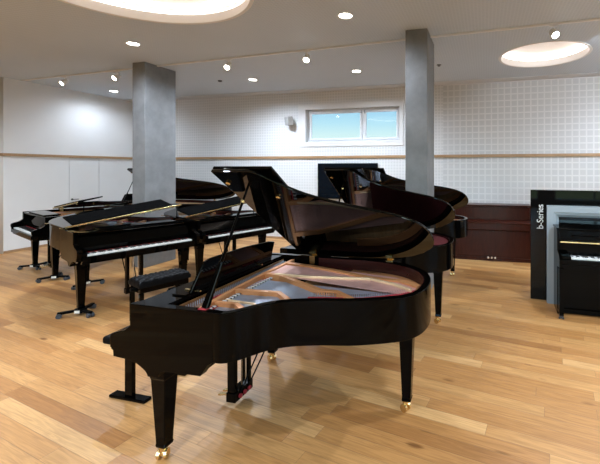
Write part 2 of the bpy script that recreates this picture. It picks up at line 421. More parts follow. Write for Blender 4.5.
    b_.faces.new(lo[0]); b_.faces.new(lo[-1])
    def T(pts): return [(u, sc(v)) for u, v in pts]
    polybar(b_, T([(1.385, .57), (1.273, .555), (.932, .517), (.52, .496), (.188, .497), (.06, .497)]), .030, .902, .962)
    polybar(b_, T([(1.175, .53), (1.167, .71), (1.225, .795), (1.33, .84)]), .032, .902, .955)
    polybar(b_, T([(.932, .517), (.911, .864), (1.035, 1.013), (1.10, 1.07)]), .036, .902, .958)
    polybar(b_, T([(.52, .496), (.539, .656), (.70, .95), (.80, 1.125), (.80, 1.25), (.92, 1.42), (.98, 1.47)]), .040, .902, .96)
    polybar(b_, T([(.188, .497), (.228, .758), (.33, 1.08), (.437, 1.392), (.457, 1.633), (.56, 1.80)]), .045, .905, .965)
    polybar(b_, T([(.44, 1.45), (.38, 1.63), (.46, 1.78)]), .05, .90, .94)
    plate = obj('iron_plate', b_, M['iron'], root, bevel=.004)
    b_ = nb()
    polybar(b_, T([(.535, .60), (.533, .911), (.464, 1.393), (.55, 1.60), (.656, 1.76)]), .022, .935, .968)
    obj('plate_bar', b_, M['bar'], root, bevel=.003)
    b_ = nb(); polybar(b_, T([(1.08, .56), (1.10, .80), (1.16, .86)]), .014, .92, .94); obj('plate_bar', b_, M['bar'], root, bevel=.003)
    # strings
    tail_at = lambda u: None
    inner = offset(op, .11)
    half = inner[:len(inner)*10//17+8]
    def hit(u):
        best = None
        for (a_, c_) in zip(half[:-1], half[1:]):
            if (a_[0]-u)*(c_[0]-u) <= 0 and abs(a_[0]-c_[0]) > 1e-6:
                t = (u-a_[0])/(c_[0]-a_[0]); v = a_[1]+t*(c_[1]-a_[1])
                if best is None or v > best: best = v
        return best
    b_ = nb()
    for i in range(58):
        u = 1.33-i*(1.33-.60)/57; ue = u-.02+.10*(i/57)
        v = hit(ue)
        if v is None or v < .62: continue
        bar(b_, (u, .51), (ue, v), .0055, .925, .928)
    obj('steel_strings', b_, M['steel'], root)['kind'] = 'stuff'
    b_ = nb()
    for i in range(32):
        u = .17+i*(.33)/31; ue = .36+i*(.36)/31; v = sc(1.58+.20*math.sin(i/31*2.6))
        bar(b_, (u, .51), (ue, v), .0065, .946, .951)
    obj('bass_strings', b_, M['copper'], root)['kind'] = 'stuff'
    b_ = nb()
    for i in range(64):
        u = .12+i*(1.2)/63
        for r_ in range(2): cyl(b_, (u+.003*r_, .430+.020*r_, .936), (u+.003*r_, .430+.020*r_, .957), .0035, seg=5)
    obj('tuning_pins', b_, M['steel'], root)['kind'] = 'stuff'
    b_ = nb()
    for i in range(34):
        u = .14+i*(1.12)/33; box(b_, u-.009, u+.009, .560, .585, .93, .938)
    obj('dampers', b_, M['ebony'], root)['kind'] = 'stuff'
    b_ = nb()
    for i in range(34):
        u = .157+i*(1.12)/33; box(b_, u-.006, u+.006, .562, .590, .93, .941)
    obj('damper_felts', b_, M['feltw'], root)['kind'] = 'stuff'
    b_ = nb(); polybar(b_, T([(.30, .545), (.62, .55), (.90, .56), (1.30, .59)]), .018, .928, .933)
    obj('string_felt', b_, M['felt'], root)
    b_ = nb()
    polybar(b_, T([(.94, 1.10), (.907, 1.249), (.892, 1.351), (.863, 1.463), (.805, 1.573), (.723, 1.694), (.608, 1.801)]), .03, .938, .948)
    obj('string_felt', b_, M['felt'], root)
    b_ = nb(); polybar(b_, offset(op, .20)[14:58], .018, .90, .922); obj('bridge', b_, M['strip'], root)
    b_ = nb()
    pr_ = offset(op, .20)[14:58]
    for i in range(len(pr_)-1):
        for t in (0, .5):
            x = pr_[i][0]+(pr_[i+1][0]-pr_[i][0])*t; y = pr_[i][1]+(pr_[i+1][1]-pr_[i][1])*t; cyl(b_, (x, y, .92), (x, y, .932), .003, seg=5)
    obj('bridge_pins', b_, M['chrome'], root)['kind'] = 'stuff'
    b_ = nb(); pr_ = catmull(T([(.86, 1.10), (.833, 1.216), (.836, 1.329), (.807, 1.443), (.747, 1.556), (.661, 1.68), (.568, 1.779)]), 4)
    for i in range(len(pr_)-1):
        for t in (0, .5):
            x = pr_[i][0]+(pr_[i+1][0]-pr_[i][0])*t; y = pr_[i][1]+(pr_[i+1][1]-pr_[i][1])*t; cyl(b_, (x, y, .90), (x, y, .955), .0035, seg=6)
    obj('hitch_pins', b_, M['chrome'], root)['kind'] = 'stuff'
    # --- legs
    for (x, y) in ((.11, .312), (PWD-.11, .312), (.51, ty)):
        b_ = nb(); top = .59 if y < 1 else .66
        def sq(h, w): return [b_.verts.new((x+sx_*w, y+sy_*w, h)) for sx_, sy_ in ((-1, -1), (1, -1), (1, 1), (-1, 1))]
        rs = [sq(.032, .034), sq(.06, .035), sq(.07, .033), sq(top-.07, .052), sq(top-.06, .056), sq(top, .056)] if on_dolly else [sq(.085, .033), sq(.10, .036), sq(.11, .033), sq(top-.07, .052), sq(top-.06, .056), sq(top, .056)]
        for a_, c_ in zip(rs[:-1], rs[1:]):
            for i in range(4): b_.faces.new((a_[i], a_[(i+1) % 4], c_[(i+1) % 4], c_[i]))
        b_.faces.new(rs[0]); b_.faces.new(rs[-1])
        lg = obj('leg', b_, M['black'], root, bevel=.003)
        if not on_dolly: caster(lg, x, y-.012, M['brass'], rz=random.choice((.4, 1.1, 2.2)))
    # --- lyre
    lx, ly = .72, .40
    b_ = nb(); box(b_, lx-.11, lx+.11, ly-.035, ly+.045, .055, .125)
    lyre = obj('pedal_lyre', b_, M['black'], root, bevel=.004)
    for s in (-1, 1):
        obj('lyre_post', bx(lx+s*.085-.018, lx+s*.085+.018, ly-.03, ly+.035, .125, .625), M['black'], lyre, bevel=.004)
    for i in (-1, 0, 1):
        b_ = nb(); m4 = Matrix.Translation((lx+i*.055, ly-.035, .085)) @ Matrix.Rotation(R(8), 4, 'X')
        prism(b_, [(-.008, 0), (.008, 0), (.011, -.05), (.016, -.085), (.012, -.108), (-.012, -.108), (-.016, -.085), (-.011, -.05)], 'z', -.006, .006)
        bmesh.ops.transform(b_, matrix=m4, verts=b_.verts[:]); obj('pedal', b_, M['brass'], lyre, bevel=.002)
        b_ = nb(); cyl(b_, (lx+i*.055, ly+.02, .125), (lx+i*.055, ly+.02, .625), .005, seg=8); obj('pedal_rod', b_, M['chrome'], lyre, smooth=True)
        b_ = nb(); cyl(b_, (lx+i*.055, ly+.046, .085), (lx+i*.055, ly+.06, .085), .016, seg=12); obj('pedal_felt', b_, M['felt'], lyre)
    b_ = nb()
    for s in (-1, 1): tube(b_, [(lx+s*.05, ly+.045, .10), (lx+s*.07, ly+.30, .63)], .006)
    obj('lyre_brace', b_, M['blacksatin'], lyre, smooth=True)
    # --- lid, hinged along the bass side (x=0)
    hinge = bpy.data.objects.new('lid', None)
    th = .021
    lraw = [(PWD+.012, .74), (PWD+.012, .82), (1.405, .89), (1.30, .965), (1.17, 1.09), (1.075, 1.25), (.985, 1.45), (.915, 1.62), (.83, 1.755), (.71, 1.845), (.54, 1.885), (.37, 1.87), (.22, 1.78), (.09, 1.62), (.02, 1.40), (0, 1.18), (0, .80)]
    lo_ = [(PWD+.012, fold)] + catmull([(u, sc(v)) for u, v in lraw], 5) + [(.0, fold)]
    pts = [(u, v) for u, v in lo_]
    b_ = nb(); prism(b_, pts, 'z', 0, th)
    lid = obj('lid', b_, M['blacklid'], root, bevel=.005, smooth=False, ang=60)
    lid.rotation_euler = (0, R(-lid_deg), 0); lid.location = (0, 0, 1.004)
    flap_len = .43 if desk_up else .40; fx0, fx1 = (.09, PWD-.13) if brass_hinge else (0, PWD+.012); flap_m = M['blackmatte'] if brass_hinge else M['black']
    b_ = nb()
    if closed: prism(b_, [(.0, .165), (PWD+.012, .165), (PWD+.012, fold-.002), (0, fold-.002)], 'z', 0, th)
    else: prism(b_, [(fx0, fold+.002), (fx1, fold+.002), (fx1, fold+flap_len), (fx0, fold+flap_len)], 'z', th+.002, 2*th+.002)
    if brass_hinge:
        bmesh.ops.transform(b_, matrix=Matrix.Translation((0, fold, th)) @ Matrix.Rotation(R(10), 4, 'X') @ Matrix.Translation((0, -fold, -th)), verts=b_.verts[:])
    obj('lid_flap', b_, flap_m, lid, bevel=.005)
    if brass_hinge:
        b_ = nb(); cyl(b_, (.02, fold-.004, th+.001), (PWD, fold-.004, th+.001), .0045, seg=8)
        nseg = 48
        for i in range(nseg):
            x = .02+(PWD-.02)*i/nseg
            if i % 2: cyl(b_, (x, fold-.004, th+.001), (x+(PWD-.02)/nseg*.8, fold-.004, th+.001), .0062, seg=8)
        box(b_, .02, PWD, fold-.005, fold-.001, th-.014, th-.001)
        obj('piano_hinge', b_, M['brass'], lid)
    for v in (sc(.695), sc(1.44)):
        b_ = nb(); box(b_, -.006, .056, v-.026, v+.026, 1.0005, 1.004); box(b_, .0565, .060, v-.026, v+.026, .925, 1.004); cyl(b_, (-.004, v-.03, 1.004), (-.004, v+.03, 1.004), .006, seg=10)
        obj('lid_hinge', b_, M['brass'], root)
        b_ = nb(); m4 = Matrix.Translation((0, 0, 1.004)) @ Matrix.Rotation(R(-lid_deg), 4, 'Y')
        box(b_, .004, .065, v-.028, v+.028, -.004, -.0008, m4); box(b_, .060, .066, v-.03, v+.03, -.014, -.0008, m4)
        obj('lid_hinge', b_, M['brass'], root)
    # knobs / prop cups on the underside
    if not closed:
        for (u, v) in ((1.32, .60), (1.14, .885)):
            b_ = nb(); lathe(b_, [(.010, -.016), (.016, -.010), (.013, -.001)], (u, v, 0), 14); obj('prop_cup', b_, M['brass'], lid, smooth=True)
    # lid prop
    t = R(lid_deg)
    def onlid(u, v): return Vector((u*math.cos(t), v, 1.004+u*math.sin(t)))
    if lid_deg > 20:
        A_ = Vector((PWD-.045, .665, .985)); B_ = onlid(1.32, .76)
        C_ = A_+(B_-A_)*.36
        b_ = nb(); cyl(b_, C_, B_, .010, .007, 10)
        pr1 = obj('lid_prop', b_, M['black'], root, smooth=True)
        b_ = nb(); d = (C_-A_); q = d.to_track_quat('Z', 'Y').to_matrix().to_4x4()
        w0, w1 = .026, .016
        vs0 = [(-w0, -.012, 0), (w0, -.012, 0), (w0, .012, 0), (-w0, .012, 0)]; vs1 = [(-w1, -.009, d.length), (w1, -.009, d.length), (w1, .009, d.length), (-w1, .009, d.length)]
        a_ = [b_.verts.new(v_) for v_ in vs0]; c_ = [b_.verts.new(v_) for v_ in vs1]
        for i in range(4): b_.faces.new((a_[i], a_[(i+1) % 4], c_[(i+1) % 4], c_[i]))
        b_.faces.new(a_); b_.faces.new(c_)
        bmesh.ops.transform(b_, matrix=Matrix.Translation(A_) @ q, verts=b_.verts[:])
        obj('prop_shaft', b_, M['black'], pr1, bevel=.004)
        b_ = nb(); box(b_, PWD-.075, PWD-.02, .640, .695, 1.001, 1.004); obj('prop_felt', b_, M['felt'], root)
        b_ = nb(); p = A_+(B_-A_)*.84; lathe(b_, [(.006, -.014), (.013, -.006), (.013, .006), (.006, .014)], tuple(p), 12); obj('prop_knob', b_, M['brass'], pr1, smooth=True)
        # second, unused prop folded along the underside of the lid
        b_ = nb(); m4 = Matrix.Translation((0, 0, 1.004)) @ Matrix.Rotation(-t, 4, 'Y')
    elif not closed and prop_short:
        A_ = Vector((PWD-.045, .66, .985)); B_ = onlid(PWD-.03, .67)
        b_ = nb(); cyl(b_, A_, B_, .008, seg=10); obj('lid_prop', b_, M['black'], root, smooth=True)
    return root

def children(o): return [c for c in bpy.data.objects if c.parent == o]
def copy_tree(o, kids=None):
    km = {}
    for x in list(bpy.data.objects):
        if x.parent: km.setdefault(x.parent.name, []).append(x)
    def rec(src, par):
        c = src.copy(); COL.objects.link(c)
        if par: c.parent = par
        for ch in km.get(src.name, []):
            if ch.type != 'LIGHT': rec(ch, c)
        return c
    return rec(o, None)
def place(o, O, deg, z=0): o.location = (O[0], O[1], z); o.rotation_euler = (0, 0, R(deg))
def lw(O, deg, u, v):
    c, s = math.cos(R(deg)), math.sin(R(deg)); return (O[0]+u*c-v*s, O[1]+u*s+v*c)

MAIN_O = (-2.27, 3.23)
main = make_grand('large black grand piano in the foreground, lid open, copper plate and strings in view', fold=.55)
place(main, MAIN_O, -90)
r2 = copy_tree(main); r2['label'] = 'black grand piano with open lid directly behind the foreground one'; place(r2, (-2.235, 4.87), -90)
cv = nb(); prism(cv, [p for p in offset(out_pts(1.885), .07) if p[1] > .56], 'z', .968, .976)
obj('string_cover', cv, mat('dark_red_cover', (.11, .008, .010), .75, noise=.15, nscale=30), r2)
r3 = make_grand('rearmost black grand piano of the right row, open lid passing behind the second pillar', L=2.30); place(r3, (-2.58, 6.86), -90)
P4O = (-8.95, 8.25)
p4 = make_grand('black concert grand with open lid along the back wall behind the left pillar', L=2.95); place(p4, P4O, -90)
P1O, P1A = (-8.22, 4.70), -20.5
P2O, P2A = (-4.66, 3.30), 68
P3O, P3A = (-4.27, 4.86), 71
p2 = make_grand('black grand piano with lit white keys facing the tufted bench, lid barely raised', lid_deg=7.5, fold=.58, desk_up=False, prop_short=True, brass_hinge=True, on_dolly=True); place(p2, P2O, P2A, .05)
p1 = copy_tree(p2); p1['label'] = 'leftmost black grand piano, near the white wall, keys at far left edge'; place(p1, P1O, P1A, .05)
p3 = make_grand('black grand piano right of the left pillar, keys partly behind the raised prop', L=1.62, lid_deg=7.5, desk_up=False, prop_short=True, brass_hinge=True); place(p3, P3O, P3A)

# ------------------------------------------------------------------ dollies under the left pianos
def make_dolly():
    root = empty('piano_dolly')
    b_ = nb(); lathe(b_, [(.055, .030), (.064, .034), (.064, .078), (.055, .081)], (0, 0, 0), 20); obj('hub', b_, M['blacksatin'], root, smooth=True)
    obj('sticker', bx(-.030, .030, -.067, -.064, .040, .072), M['paper'], root)
    for k in range(3):
        a = R(90+120*k); m4 = Matrix.Rotation(a, 4, 'Z')
        b_ = nb(); box(b_, .05, .22, -.022, .022, .044, .072, m4); arm = obj('arm', b_, M['blacksatin'], root, bevel=.003)
        b_ = nb(); c, s = math.cos(a), math.sin(a); x, y = .205*c, .205*s
        cyl(b_, (x, y, .030), (x, y, .043), .014, seg=10)
        for t in (-1, 1):
            p = Vector((x+s*.022*t, y-c*.022*t, .029)); n = Vector((s*.011, -c*.011, 0)); cyl(b_, p-n, p+n, .029, seg=14)
        obj('caster', b_, M['castergrey'], arm, smooth=True)
    return root
d0 = make_dolly(); first = True
DL = [(P2O, P2A, .11, .312, 'three-armed black dolly under the front leg left of the piano bench', 20), (P2O, P2A, PWD-.11, .312, 'three-armed black dolly under the leg hidden behind the piano bench', 50), (P2O, P2A, .51, 1.70, 'three-armed black dolly half behind the front leg of the keys-facing piano', 75),
      (P1O, P1A, .11, .312, 'three-armed black dolly nearest the white wall on the left', 10), (P1O, P1A, PWD-.11, .312, 'three-armed black dolly between the two left grand pianos', 40), (P1O, P1A, .51, 1.70, 'three-armed black dolly hidden deepest behind the two left grand pianos', 65)]
for O, A, u, v, lab, rot in DL:
    d = d0 if first else copy_tree(d0); first = False
    x, y = lw(O, A, u, v); d.location = (x, y, 0); d.rotation_euler = (0, 0, R(rot)); tag(d, lab, 'dolly', 'piano dollies')

# ------------------------------------------------------------------ benches
def tufted_bench():
    root = empty('piano_bench'); tag(root, 'black tufted leather piano bench in front of the white keys', 'bench')
    w, d = .29, .165
    b_ = nb(); nx, ny = 40, 24; g = []
    for i in range(nx+1):
        row = []
        for j in range(ny+1):
            x = -w+2*w*i/nx; y = -d+2*d*j/ny
            ex = min(1, (w-abs(x))/.035); ey = min(1, (d-abs(y))/.035)
            e = math.sqrt(max(0, 1-(1-ex)**2))*math.sqrt(max(0, 1-(1-ey)**2))
            z = .485+.045*e
            # diamond tufts
            a = (x/.115+y/.11); c = (x/.115-y/.11)
            fold_ = min(abs(a-round(a)), abs(c-round(c)))
            z -= .014*math.exp(-(fold_/.12)**2)*e
            da = abs(a-round(a)); dc = abs(c-round(c)); z -= .012*math.exp(-((da**2+dc**2)/.012))*e
            row.append(b_.verts.new((x, y, z)))
        g.append(row)
    for i in range(nx):
        for j in range(ny): b_.faces.new((g[i][j], g[i+1][j], g[i+1][j+1], g[i][j+1]))
    lowr = {}
    rim_ = [g[i][0] for i in range(nx)]+[g[nx][j] for j in range(ny)]+[g[i][ny] for i in range(nx, 0, -1)]+[g[0][j] for j in range(ny, 0, -1)]
    low = [b_.verts.new((v.co.x*.99, v.co.y*.99, .445)) for v in rim_]
    for i in range(len(rim_)):
        j = (i+1) % len(rim_); b_.faces.new((rim_[i], rim_[j], low[j], low[i]))
    b_.faces.new(low)
    seat = obj('seat', b_, M['leather'], root, smooth=True)
    for x in (-.23, -.115, 0, .115, .23):
        for y in (-.055, .055):
            xx = x if y < 0 else x
            b_ = nb(); lathe(b_, [(.007, -.003), (.006, .002), (.002, .004)], (xx, y, .510), 10); obj('seat_button', b_, M['leather'], seat, smooth=True)
    b_ = nb(); box(b_, -w+.02, w-.02, -d+.02, -d+.04, .38, .444); box(b_, -w+.02, w-.02, d-.04, d-.02, .38, .444); box(b_, -w+.02, -w+.04, -d+.04, d-.04, .38, .444); box(b_, w-.04, w-.02, -d+.04, d-.04, .38, .444)
    obj('seat_frame', b_, M['black'], root, bevel=.003)
    for sx_ in (-1, 1):
        for sy_ in (-1, 1):
            obj('leg', bx(sx_*(w-.035)-.022, sx_*(w-.035)+.022, sy_*(d-.03)-.022, sy_*(d-.03)+.022, 0, .379), M['black'], root, bevel=.003)
        b_ = nb(); cyl(b_, (sx_*(w-.02), 0, .41), (sx_*(w+.03), 0, .41), .022, seg=16); obj('height_knob', b_, M['blacksatin'], root, smooth=True)
    return root
tb = tufted_bench(); x, y = lw(P2O, P2A, .67, -.565); tb.location = (x, y, 0); tb.rotation_euler = (0, 0, R(P2A))

def tfoot_bench():
    root = empty('piano_bench'); tag(root, 'black piano bench with T-shaped feet mostly hidden behind the foreground piano', 'bench')
    b_ = nb(); box(b_, -.30, .30, -.165, .165, .455, .515); obj('seat', b_, M['leather'], root, bevel=.02, seg=4)
    obj('seat_frame', bx(-.26, .26, -.13, .13, .42, .454), M['black'], root, bevel=.003)
    for s in (-1, 1):
        leg = obj('leg', bx(s*.20-.016, s*.20+.016, -.037, .037, .024, .419), M['black'], root, bevel=.003)
        obj('foot', bx(s*.20-.035, s*.20+.035, -.175, .175, 0, .0235), M['black'], leg, bevel=.005)
        b_ = nb(); cyl(b_, (s*.20-s*.0165, 0, .30), (s*.20-s*.019, 0, .30), .008, seg=10); obj('bolt', b_, M['brass'], leg)
    return root
fb = tfoot_bench(); fb.location = (-2.735, 2.53, 0); fb.rotation_euler = (0, 0, R(-90))

# ------------------------------------------------------------------ room
def filled(name, outer, holes, mtx, m, thick):
    """plate with holes: outer polygon, list of hole polygons, extruded"""
    cu = bpy.data.curves.new(name, 'CURVE'); cu.dimensions = '2D'; cu.fill_mode = 'BOTH'; cu.extrude = thick/2
    for poly in [outer]+holes:
        s = cu.splines.new('POLY'); s.points.add(len(poly)-1)
        for i, p in enumerate(poly): s.points[i].co = (p[0], p[1], 0, 1)
        s.use_cyclic_u = True
    tmp = bpy.data.objects.new(name+'_c', cu); COL.objects.link(tmp)
    dg = bpy.context.evaluated_depsgraph_get(); me = bpy.data.meshes.new_from_object(tmp.evaluated_get(dg))
    bpy.data.objects.remove(tmp); bpy.data.curves.remove(cu)
    me.transform(mtx); me.materials.clear(); me.materials.append(m); me.name = name
    o = bpy.data.objects.new(name, me); COL.objects.link(o); return struct(o)
def rect(x0, x1, y0, y1): return [(x0, y0), (x1, y0), (x1, y1), (x0, y1)]
def circ(cx, cy, r, n=72): return [(cx+r*math.cos(2*math.pi*i/n), cy+r*math.sin(2*math.pi*i/n)) for i in range(n)]
XL, XR, YB, YF = -10.05, 5.2, 8.64, -8.0
XLL, YE = -15.5, 5.64
b_ = nb(); box(b_, XLL-.3, XR+.3, YF-.3, YB+.3, -.1, 0); struct(obj('floor', b_, M['floor']))
COVES = [(-3.60, 2.97, 1.24), (.985, 6.87, .72)]
DOWN = [(-1.75, 4.47), (-5.4, 4.65), (-5.0, 7.18), (-2.53, 7.07), (-9.19, 7.38), (-1.75, -.2), (-5.4, .3), (1.9, 4.0), (1.9, 0.6), (-7.9, 3.6), (-7.9, .6), (1.9, -2.9), (-2.2, -2.9), (-5.8, -2.9), (3.3, 7.0), (3.5, 5.0), (-12.0, 3.2), (-12.0, -1.0)]  # later entries are unseen downlights, added to light the room and walls
holes = [circ(x, y, r) for x, y, r in COVES]+[circ(x, y, .085, 24) for x, y in DOWN]
filled('ceiling', rect(XLL-.2, XR+.2, YF-.2, YB-.30), holes, Matrix.Translation((0, 0, H_CEIL+.03)), M['ceil'], .06)
struct(obj('trim_1', bx(XL-.2, XR+.2, YB-.30, YB+.2, H_CEIL-.012, H_CEIL+.06), M['ceilsmooth']))
# back wall with a window opening; z is up
WIN = (-4.47, -2.0, 2.51, 3.34)
RX = Matrix.Rotation(R(90), 4, 'X')
def wall_xz(name, outer, holes, y0, thick, m): return filled(name, outer, holes, Matrix.Translation((0, y0+thick/2, 0)) @ RX, m, thick)
wall_xz('wall_back', rect(XL-.2, -.95, 0, H_CEIL-.013), [rect(*WIN)], YB, .3, M['wallfine'])
struct(obj('wall_back', bx(-.949, XR+.2, YB, YB+.3, 0, H_CEIL-.013), M['wallgrid']))
RYZ = Matrix(((0, 0, 1, 0), (1, 0, 0, 0), (0, 1, 0, 0), (0, 0, 0, 1)))
def wall_yz(name, outer, holes, x0, thick, m): return filled(name, outer, holes, Matrix.Translation((x0+thick/2, 0, 0)) @ RYZ, m, thick)
DOOR = (6.93, 7.67, 0, 2.105)
wall_yz('wall_left', [(YE, 0), (DOOR[0], 0), (DOOR[0], DOOR[3]), (DOOR[1], DOOR[3]), (DOOR[1], 0), (YB-.001, 0), (YB-.001, H_CEIL-.001), (YE, H_CEIL-.001)], [], XL-.2, .2, M['wallplain'])
struct(obj('wall_left', bx(XLL, XL-.2, YE, YE+.2, 0, H_CEIL-.001), M['wallplain']))
struct(obj('wall_left', bx(XLL-.2, XLL, YF, YE+.2, 0, H_CEIL-.001), M['greywall']))
# door, flush in the wall
b_ = nb(); box(b_, XL-.05, XL-.002, DOOR[0]+.008, DOOR[1]-.008, .008, DOOR[3]-.006)
door = struct(obj('door_1', b_, M['wallplain']))
b_ = nb(); box(b_, XL-.12, XL-.052, DOOR[0], DOOR[1], 0, DOOR[3]); obj('door_backing', b_, M['shadow'], door)
b_ = nb(); cyl(b_, (XL-.002, DOOR[0]+.07, 1.06), (XL+.012, DOOR[0]+.07, 1.06), .024, seg=14); cyl(b_, (XL+.01, DOOR[0]+.07, 1.06), (XL+.05, DOOR[0]+.07, 1.06), .009, seg=10); cyl(b_, (XL+.048, DOOR[0]+.06, 1.06), (XL+.048, DOOR[0]+.19, 1.06), .009, seg=10)
obj('door_handle', b_, mat('dark_handle', (.09, .085, .08), .35, .8), door, smooth=True)
# oak rails
struct(obj('trim_2', bx(XL+.04, XR-.1, YB-.035, YB-.001, 2.09, 2.155), M['oakrail'], bevel=.003))
struct(obj('trim_3', bx(XL+.0, XL+.035, YE-.035, YB-.036, 2.105, 2.165), M['oakrail'], bevel=.003))
struct(obj('trim_4', bx(XLL+.1, XL-.001, YE-.035, YE-.0005, 2.105, 2.165), M['oakrail'], bevel=.003))
struct(obj('baseboard_back', bx(XL+.001, XR-.001, YB-.013, YB-.001, 0, .05), M['oakrail']))
struct(obj('baseboard_left', bx(XL, XL+.012, YE, YB-.014, 0, .05), M['oakrail']))
# walls outside the frame, with tall windows towards the daylight
GW = [(-2.8, .6), (1.3, 4.7)]
wall_xz('wall_front', rect(XLL-.2, XR+.2, 0, H_CEIL-.001), [rect(a, c, .35, 2.95) for a, c in GW], YF-.3, .3, M['greywall'])
wall_yz('wall_right', rect(YF, YB-.001, 0, H_CEIL-.001), [rect(-2.6, .4, .35, 2.9)], XR, .3, M['wallplain'])
def window(name, x0, x1, z0, z1, y, fw, mull, axis='y'):
    f = nb()
    def B_(a, c, d, e, y0_=y-.035, y1_=y+.035):
        if axis == 'y': box(f, a, c, y0_, y1_, d, e)
        else: box(f, y0_, y1_, a, c, d, e)
    B_(x0, x1, z0, z0+fw); B_(x0, x1, z1-fw, z1); B_(x0, x0+fw, z0+fw, z1-fw); B_(x1-fw, x1, z0+fw, z1-fw)
    for mx_, w_ in mull: B_(mx_-w_/2, mx_+w_/2, z0+fw, z1-fw)
    o = struct(obj(name, f, M['upvc'], bevel=.004))
    g = nb()
    if axis == 'y': box(g, x0+fw*.6, x1-fw*.6, y-.004, y+.004, z0+fw*.6, z1-fw*.6)
    else: box(g, y-.004, y+.004, x0+fw*.6, x1-fw*.6, z0+fw*.6, z1-fw*.6)
    obj('window_pane', g, M['glass'], o)
    return o
w1 = window('window_1', WIN[0]+.001, WIN[1]-.001, WIN[2]+.001, WIN[3]-.001, YB+.17, .045, [(-2.96, .05)])
for (a, c) in ((WIN[0]+.047, -2.987), (-2.933, WIN[1]-.047)):
    f = nb(); z0, z1 = WIN[2]+.047, WIN[3]-.047; fw = .055
    box(f, a, c, YB+.115, YB+.16, z0, z0+fw); box(f, a, c, YB+.115, YB+.16, z1-fw, z1); box(f, a, a+fw, YB+.115, YB+.16, z0+fw, z1-fw); box(f, c-fw, c, YB+.115, YB+.16, z0+fw, z1-fw)
    sash = obj('window_sash', f, M['upvc'], w1, bevel=.003)
b_ = nb(); cyl(b_, (-2.91, YB+.10, 3.21), (-2.91, YB+.10, 3.30), .012, seg=8); cyl(b_, (-3.0, YB+.10, 3.21), (-3.0, YB+.10, 3.30), .012, seg=8); obj('window_hinge', b_, M['chrome'], w1)
b_ = nb(); fo = .20
X0, X1, Z0_, Z1_ = WIN
box(b_, X0-fo, X1+.10, YB-.02, YB-.001, Z0_-.12, Z0_); box(b_, X0-fo, X1+.10, YB-.02, YB-.001, Z1_, Z1_+.15); box(b_, X0-fo, X0, YB-.02, YB-.001, Z0_, Z1_); box(b_, X1, X1+.10, YB-.02, YB-.001, Z0_, Z1_)
struct(obj('trim_5', b_, M['white'], bevel=.002))
for i, (a, c) in enumerate(GW): window('window_%d' % (i+2), a+.002, c-.002, .352, 2.948, YF-.15, .06, [((a+c)/2, .07)])
window('window_6', -2.598, .398, .352, 2.898, XR+.15, .06, [(-1.1, .07)], 'x')

# concrete pillars
for i, (x0, x1, y0, y1, lab) in enumerate(((-6.36, -6.07, 5.46, 6.16, 'left square-edged grey concrete pillar rising among the left pianos'), (-1.10, -.785, 5.13, 5.84, 'right grey concrete pillar behind the open piano lids'))):
    o = obj('concrete_pillar', bx(x0, x1, y0, y1, 0, H_CEIL-.0005), M['concrete'], bevel=.008)
    tag(o, lab, 'pillar')

# ceiling coves
for i, (x, y, r) in enumerate(COVES):
    dep = .20
    b_ = nb(); n = 72; prof = [(r, H_CEIL-.002), (r+.06, H_CEIL-.012), (r+.10, H_CEIL-.004), (r+.10, H_CEIL-.0005)]
    rings = [[b_.verts.new((x+q*math.cos(2*math.pi*j/n), y+q*math.sin(2*math.pi*j/n), z)) for j in range(n)] for q, z in ((r-.002, H_CEIL+.115), (r-.012, H_CEIL+.02), (r-.010, H_CEIL-.004), (r+.03, H_CEIL-.006), (r+.035, H_CEIL-.0005), (r+.002, H_CEIL-.0005))]
    for a, c in zip(rings[:-1], rings[1:]):
        for j in range(n): b_.faces.new((a[j], a[(j+1) % n], c[(j+1) % n], c[j]))
    root = empty('ceiling_light', (0, 0, 0))
    tag(root, ['largest round recessed ceiling light, cut off by the top edge', 'smaller round recessed ceiling light at upper right with a glowing edge'][i], 'ceiling light')
    obj('trim_ring', b_, M['white'], root, smooth=True)
    # recess: side wall and roof
    b_ = nb(); rr2 = [[b_.verts.new((x+q*math.cos(2*math.pi*j/n), y+q*math.sin(2*math.pi*j/n), z)) for j in range(n)] for q, z in ((r+.001, H_CEIL+.116), (r+.09, H_CEIL+.117), (r+.09, H_CEIL+.062+dep), (0.01, H_CEIL+.064+dep))]
    for a, c in zip(rr2[:-1], rr2[1:]):
        for j in range(n): b_.faces.new((a[j], a[(j+1) % n], c[(j+1) % n], c[j]))
    obj('recess', b_, M['covewhite'], root)
    b_ = nb(); lathe(b_, [(r+.085, H_CEIL+.225), (r+.085, H_CEIL+.255)], (x, y, 0), 72); obj('recess_roof_glow', b_, M['coveglow'], root)  # roof disc of the recess, with the glow of LED light built in
    b_ = nb(); rr3 = [[b_.verts.new((x+q*math.cos(2*math.pi*j/n), y+q*math.sin(2*math.pi*j/n), z)) for j in range(n)] for q, z in ((r+.012, H_CEIL+.121), (r+.07, H_CEIL+.121), (r+.07, H_CEIL+.185), (r+.012, H_CEIL+.14))]
    rr3.append(rr3[0])
    for a, c in zip(rr3[:-1], rr3[1:]):
        for j in range(n): b_.faces.new((a[j], a[(j+1) % n], c[(j+1) % n], c[j]))
    obj('led_strip', b_, M['coveled'], root)
    continue
    ld = bpy.data.lights.new('cove_light', 'AREA'); ld.shape = 'DISK'; ld.size = 2*r*.95; ld.energy = 62*r*r; ld.color = (1, .90, .82)
    lo = bpy.data.objects.new('cove_light', ld); COL.objects.link(lo); lo.parent = root; lo.location = (x, y, H_CEIL+.10)
